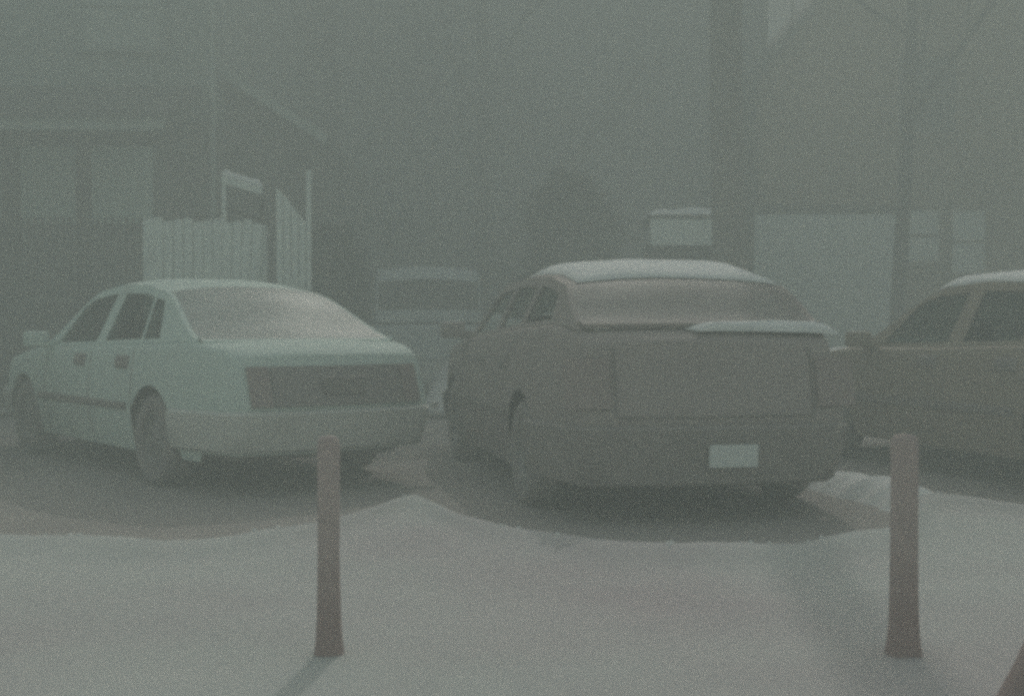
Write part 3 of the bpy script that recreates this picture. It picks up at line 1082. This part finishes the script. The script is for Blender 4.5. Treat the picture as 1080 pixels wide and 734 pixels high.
def evergreen(x, y, z0, H, r, label, seed, n=2600):
    rnd = random.Random(seed)
    root = empty('evergreen_tree', (x, y, 0), 0, label, 'tree')
    bm = BM(); tube(bm, [(0, 0, -.1), (.02, 0, H * .5), (0, 0, H * .96)], [.11, .07, .015], 10)
    obj('trunk', bm, M['bark'], root, 60)
    bm = BM()
    for _ in range(n):
        f = rnd.random() ** .8
        z = z0 + (H - z0) * f
        a = rnd.uniform(0, 2 * math.pi)
        prof = max(0, 1 - f ** 2.6) ** .6 * (.6 + .4 * min(1, f * 4))
        lump = 1 + .75 * noise.noise(Vector((math.cos(a) * 1.7, math.sin(a) * 1.7, z * 2.1 + seed)))
        rr = r * prof * lump * rnd.uniform(.35, 1) ** .6
        p = Vector((rr * math.cos(a), rr * math.sin(a), z))
        d = Vector((math.cos(a) + rnd.uniform(-.6, .6), math.sin(a) + rnd.uniform(-.6, .6), rnd.uniform(-.5, .6))).normalized()
        s = d.cross(Vector((rnd.uniform(-1, 1), rnd.uniform(-1, 1), 1))).normalized()
        l, w = rnd.uniform(.12, .34), rnd.uniform(.015, .04)
        bm.faces.new([bm.verts.new(q) for q in (p - s * w, p + d * l * .5 - s * w * .8, p + d * l, p + d * l * .5 + s * w * .8, p + s * w)])
    me = bpy.data.meshes.new('crown'); bm.to_mesh(me); bm.free(); me.materials.append(M['needle'])
    o = bpy.data.objects.new('crown', me); COL.objects.link(o); o.parent = root
    return root


evergreen((602 - 540) / FPX * 16.5, 16.9, .5, 3.0, .66, 'dark bushy evergreen standing behind the dark hatchback', 4)
evergreen((345 - 540) / FPX * 15.5, 15.5, .3, 2.2, .45, 'low dark evergreen bush right of the white board gate', 8, 1500)

# ------------------------------------------------------------------ air
def haze_box(x0, x1, y0, y1, z0, z1, density, colour):
    bm = BM(); box(bm, x0, x1, y0, y1, z0, z1)
    m = bpy.data.materials.new('haze_air'); m.use_nodes = True
    nt = m.node_tree; nt.nodes.clear()
    o = nt.nodes.new('ShaderNodeOutputMaterial')
    v = nt.nodes.new('ShaderNodeVolumePrincipled')
    v.inputs['Color'].default_value = (*colour, 1)
    v.inputs['Density'].default_value = density
    v.inputs['Anisotropy'].default_value = 0.0
    nt.links.new(v.outputs[0], o.inputs['Volume'])
    h = obj('haze', bm, m)
    tag(h, None, None, None, 'stuff')
    h.display_type = 'WIRE'


haze_box(-410, 410, -130, 710, -1.1, 14.6, 0.062, (0.845, 0.93, 0.886))

# ------------------------------------------------------------------ light, sky, camera
EL, AZX = 38.0, .13
wd = bpy.data.worlds.new('World'); S.world = wd; wd.use_nodes = True
nt = wd.node_tree
bgn = nt.nodes['Background']
sky = nt.nodes.new('ShaderNodeTexSky')
sky.sky_type = 'NISHITA'; sky.sun_disc = False
sky.sun_elevation = R(EL); sky.sun_rotation = math.atan2(AZX, 1)
sky.air_density = 0.8; sky.dust_density = 5.5; sky.ozone_density = 0.5
nt.links.new(sky.outputs[0], bgn.inputs['Color'])
bgn.inputs['Strength'].default_value = 0.14
sd = bpy.data.lights.new('sun', 'SUN'); sd.energy = 2.6; sd.angle = R(0.8); sd.color = (1.0, .95, .88)
so = bpy.data.objects.new('sun', sd); COL.objects.link(so)
dv = Vector((AZX, 1, math.tan(R(EL)) * math.hypot(AZX, 1)))
so.rotation_euler = dv.to_track_quat('Z', 'Y').to_euler()
so.location = dv * 30

cd = bpy.data.cameras.new('camera'); cam = bpy.data.objects.new('camera', cd); COL.objects.link(cam)
cd.sensor_width = 36; cd.lens = 36 * FPX / 1080
cam.location = (0, 0, CAMZ)
cam.rotation_euler = (R(90) - math.atan((367 - HOR) / FPX), 0, 0)
cd.clip_start = .05; cd.clip_end = 3000
S.camera = cam

S.view_settings.view_transform = 'Standard'
S.view_settings.look = 'None'
S.view_settings.exposure = -0.48
S.view_settings.gamma = 1.0
S.view_settings.use_curve_mapping = False
S.cycles.volume_bounces = 3
S.cycles.max_bounces = 8
S.cycles.transparent_max_bounces = 24
S.cycles.use_adaptive_sampling = False
S.cycles.pixel_filter_type = 'BLACKMAN_HARRIS'
S.cycles.filter_width = 3.8
S.cycles.use_denoising = False
